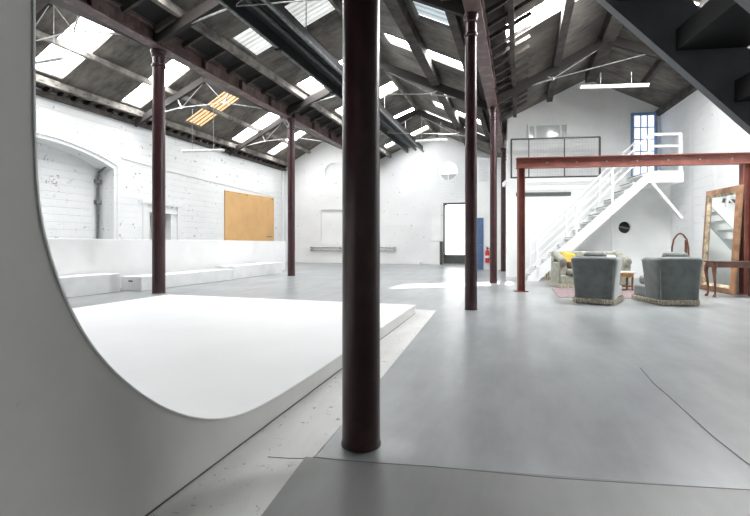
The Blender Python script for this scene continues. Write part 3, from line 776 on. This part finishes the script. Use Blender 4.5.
# sofa, facing the camera
SF = floorpt(560, 288)
sf = thing('low_sofa', 'pale grey green sofa with fringed base below the white staircase', 'sofa', tuple(SF+U*.85+W*.42), RB)
def Q(a, b, z): return SF+U*a+W*b+V(0,0,z)
def qbox(mb, a0, a1, b0, b1, z0, z1): return mb.obox(Q((a0+a1)/2, (b0+b1)/2, (z0+z1)/2), U*(a1-a0)/2, W*(b1-b0)/2, V(0,0,(z1-z0)/2))
LS = 1.62
obj('seat_base', qbox(MB(), .02, LS-.02, .03, .84, .07, .3), M['sofa'], sf, bevel=.03)
obj('backrest', qbox(MB(), .0, LS, .62, .86, .08, .87), M['sofa'], sf, bevel=.05, seg=3)
for a0 in (0, LS-.17): 
    mb = MB(); qbox(mb, a0, a0+.17, .06, .7, .08, .6); mb.path([Q(a0+.085, .0, .62), Q(a0+.085, .35, .72), Q(a0+.085, .78, .82)], .09, 12)
    obj('arm', mb, M['sofa'], sf, bevel=.03)
for a0, a1 in ((.18, .8), (.82, LS-.18)): obj('seat_cushion', qbox(MB(), a0, a1, -.01, .64, .3, .45), M['sofa'], sf, bevel=.05, seg=3)
mb = MB(); x = 0
while x < LS:
    qbox(mb, x, x+.016, .0, .02, .003, .1); x += .022
x = .02
while x < .84:
    qbox(mb, -.01, .008, x, x+.016, .003, .1); x += .022
obj('fringe', mb, M['fringe'], sf)
# loose cushions on the sofa
def cushion(c, ax, ay, az, mat, lab):
    mb = MB(); mb.obox(c, ax, ay, az); o = obj('scatter_cushion', mb, mat, None, bevel=.05, seg=4); meta(o, lab, 'cushion', 'loose cushions on the sofa'); return o
cushion(Q(.36, .50, .66), U*.17+V(0,0,-.03), W*.06, W*.07+V(0,0,.18)-U*.02, M['yellow'], 'mustard yellow cushion at the left end of the sofa')
cushion(Q(.36, .24, .545), U*.13, W*.10, V(0,0,.08), M['brownc'], 'small dark brown cushion below the mustard one on the sofa')
cushion(Q(1.28, .48, .62), U*.17, W*.06, W*.05+V(0,0,.16), M['white'], 'white cushion at the right end of the sofa')
# rug
ra, rb = floorpt(551.5, 288.6), floorpt(559, 297.5)
dirr = (rb-ra); 
rugp = [ra, rb, rb+U*2.1, ra+U*2.1]
meta(obj('pink_rug', MB().prism([p+V(0,0,.001) for p in rugp], V(0,0,.008)), M['rug'], None), 'faded pink rug on the floor between sofa and armchairs', 'rug')
# coffee table
CT = floorpt(630, 291)
ct = thing('coffee_table', 'low honey wood coffee table between the two armchairs and sofa', 'coffee table', tuple(CT-U*.35+W*.2), RB)
def CP(a, b, z): return CT+U*a+W*b+V(0,0,z)
def cbox(mb, a0, a1, b0, b1, z0, z1): return mb.obox(CP((a0+a1)/2, (b0+b1)/2, (z0+z1)/2), U*(a1-a0)/2, W*(b1-b0)/2, V(0,0,(z1-z0)/2))
obj('table_top', cbox(MB(), -.62, .12, -.04, .36, .40, .43), M['cream'], ct, bevel=.006)
obj('apron', cbox(MB(), -.58, .08, .0, .32, .30, .40), M['palewood'], ct)
obj('shelf', cbox(MB(), -.56, .06, .02, .3, .09, .11), M['wood'], ct)
for a in (-.57, .04):
    for b in (.0, .29): obj('leg', cbox(MB(), a, a+.035, b, b+.035, RGZ, .31), M['wood'], ct)
# small stool between stair foot and sofa
ST = floorpt(551.5, 280)
s = thing('wooden_stool', 'small honey wood stool half hidden at the left of the sofa', 'stool', tuple(ST), RB)
obj('seat', MB().obox(ST+V(0,0,.5), U*.13, W*.13, V(0,0,.018)), M['palewood'], s, bevel=.006)
for a in (-.1, .1):
    for b in (-.1, .1): obj('leg', MB().tube(ST+U*a*1.15+W*b*1.15, ST+U*a+W*b+V(0,0,.49), .02, 8), M['palewood'], s)
# hoop-back chair behind the right armchair
HC = cam(6.07, 8.95)
h = thing('hoop_back_chair', 'brown bentwood chair, only its hoop back rising above the right armchair', 'chair', tuple(HC), -.15)
cr_, sr_ = math.cos(-.15+TH*.4), math.sin(-.15+TH*.4)
def HP(a, b, z): return HC+V(a*cr_-b*sr_, a*sr_+b*cr_, z)
hoop = [(-.15,.45),(-.145,.75),(-.14,.98),(-.11,1.14),(-.05,1.235),(0,1.26),(.05,1.235),(.11,1.14),(.14,.98),(.145,.75),(.15,.45)]
obj('hoop_back', MB().path([HP(a, 0, z) for a, z in hoop], .017, 8), M['wood'], h)
obj('back_slat', MB().beam(HP(.085,0,.45), HP(.10,0,1.13), .02, .045, up=(1,0,0)), M['wood'], h)
obj('seat', MB().lathe([(.0,.43),(.2,.43),(.21,.445),(.2,.46),(0,.46)], HP(0,-.17,0), 24), M['wood'], h)
for a, b in ((-.15,0),(.15,0),(-.14,-.32),(.14,-.32)): obj('leg', MB().tube(HP(a*1.15, b*1.05, 0), HP(a*.95, b, .44), .016, 8), M['wood'], h)

# tall leaning mirror
mA, mB_ = V(4.02,12.3,0), V(4.22,11.05,0)
lean = V(.14,.02,0)
md = (mB_-mA); Lm = md.length; md.normalize()
mh = 2.27; upv = (V(0,0,mh)+lean).normalized(); nm = md.cross(upv).normalized()
if nm.x > 0: nm = -nm
mr = thing('leaning_mirror', 'tall wood and gilt framed mirror leaning on the right wall', 'mirror', tuple((mA+mB_)/2))
def RP(a, h, o_): return mA+md*a+upv*h+nm*o_
def ring(mb, i0, i1, o0, o1):              # picture-frame moulding between two insets
    q = [(i0, i0), (Lm-i0, i0), (Lm-i0, mh-i0), (i0, mh-i0)]; r_ = [(i1, i1), (Lm-i1, i1), (Lm-i1, mh-i1), (i1, mh-i1)]
    for k in range(4):
        a, b = q[k], q[(k+1) % 4]; c, d_ = r_[(k+1) % 4], r_[k]
        mb.add([RP(*a,0), RP(*b,0), RP(*c,0), RP(*d_,0), RP(*a,o0), RP(*b,o0), RP(*c,o1), RP(*d_,o1)],
               [(0,3,2,1),(4,5,6,7),(0,1,5,4),(1,2,6,5),(2,3,7,6),(3,0,4,7)])
    return mb
obj('outer_frame', ring(MB(), 0, .115, .04, .075), M['frame_wood'], mr)
obj('gilt_slip', ring(MB(), .115, .175, .065, .03), M['gilt'], mr)
obj('mirror_glass', MB().prism([RP(.17,.17,.012), RP(Lm-.17,.17,.012), RP(Lm-.17,mh-.17,.012), RP(.17,mh-.17,.012)], nm*.006), M['mirror'], mr)
obj('backing', MB().prism([RP(.02,.02,-.02), RP(Lm-.02,.02,-.02), RP(Lm-.02,mh-.02,-.02), RP(.02,mh-.02,-.02)], nm*.02), M['timber'], mr)

# console table with cabriole legs at the right edge
T0 = floorpt(715, 297.3)
tb = thing('side_table', 'dark wooden side table with cabriole legs in front of the mirror', 'table', tuple(T0+U*.45), RB)
def DP(a, b, z): return T0+U*a+W*b+V(0,0,z)
LT, DT = .86, .24
obj('table_top', MB().obox(DP(LT/2-.05, DT/2, .70), U*(LT/2+.0), W*(DT/2+.06), V(0,0,.014)), M['tabletop'], tb, bevel=.008)
obj('apron', MB().obox(DP(LT/2-.05, DT/2, .635), U*(LT/2-.02), W*(DT/2-.01), V(0,0,.05)), M['wood'], tb)
for a, b in ((0, 0), (LT-.1, 0), (0, DT), (LT-.1, DT)):
    sa = -1 if a == 0 else 1; sb = -1 if b == 0 else 1
    pr = [(.0,.68,.036),(.018,.60,.042),(.03,.53,.038),(.02,.42,.028),(.0,.28,.021),(-.012,.14,.018),(.0,.06,.02),(.02,.025,.032),(.025,.0,.03)]
    obj('leg', MB().path([DP(a+sa*o_*.8, b+sb*o_*.5, z) for o_, z, r_ in pr], [r_ for *_, r_ in pr], 10), M['wood'], tb)

# ------------------------------------------------------------------ overhead steel stair at upper right
d0 = 2.5
def wray(x, y):
    a = (x-375)/450; c, s_ = math.cos(TH), math.sin(TH); return V(a*c-s_, a*s_+c, (244-y)/450)
S0 = wray(700, 85)*d0+V(0,0,CH)
def onplane(x, y):
    r_ = wray(x, y); d = S0.dot(W)/(r_.dot(W)); return r_*d+V(0,0,CH)
PA, PB = onplane(604.6, 0), onplane(742, 120)
sd = (PB-PA).normalized()
top_ = PA-sd*1.6; k_ = (PB.z-.02)/(-sd.z); bot_ = PB+sd*min(k_, 9)
os_ = thing('steel_staircase', 'dark grey steel staircase overhead at the upper right, seen from below', 'staircase', (PB.x, PB.y, PB.z))
WD = .62
upn = V(0,0,1)-sd*sd.z; upn.normalize()
for off in (0., -WD):
    a, b = top_+W*off, bot_+W*off
    obj('stringer', MB().prism([a, b, b+upn*.30, a+upn*.30], W*.055), M['stairgrey'], os_)
# treads: step pitch from two neighbouring steps in view
A1 = onplane(678, 51); run = .30; slope = -sd.z/math.hypot(sd.x, sd.y)
h_dir = V(sd.x, sd.y, 0).normalized()
for k in range(-4, 9):
    p = A1+h_dir*run*k-V(0,0,run*slope*k)
    c = p+h_dir*.17-W*(WD/2)+V(0,0,.06)
    obj('tread', MB().obox(c, h_dir*.185, W*(WD/2-.002), V(0,0,.06)), M['stairtread'], os_, bevel=.004)

# ------------------------------------------------------------------ light
w = bpy.data.worlds.new('sky'); SC.world = w; w.use_nodes = True
bg = w.node_tree.nodes['Background']; bg.inputs[0].default_value = (.92,.96,1,1); bg.inputs[1].default_value = 3.0
sun = bpy.data.lights.new('sun', 'SUN'); sun.energy = 14; sun.angle = math.radians(.8); sun.color = (1,.97,.92)
so = bpy.data.objects.new('sun', sun); COL.objects.link(so)
so.rotation_euler = V(.137, -1.27, -1).to_track_quat('-Z', 'Y').to_euler()

# ------------------------------------------------------------------ camera
cd_ = bpy.data.cameras.new('camera'); co = bpy.data.objects.new('camera', cd_); COL.objects.link(co)
co.location = (0, 0, CH); co.rotation_euler = (PI/2, 0, TH)
cd_.sensor_width = 36; cd_.lens = 450*36/750; cd_.shift_y = -(258-244)/750; cd_.clip_start = .05
SC.camera = co
vs = SC.view_settings; SC.display_settings.display_device = 'sRGB'
vs.view_transform = 'Standard'; vs.look = 'None'; vs.gamma = 1; vs.use_curve_mapping = False; vs.exposure = 0.1
cy = SC.cycles; cy.max_bounces = 10; cy.diffuse_bounces = 8; cy.glossy_bounces = 4; cy.use_denoising = True
cy.sample_clamp_indirect = 8
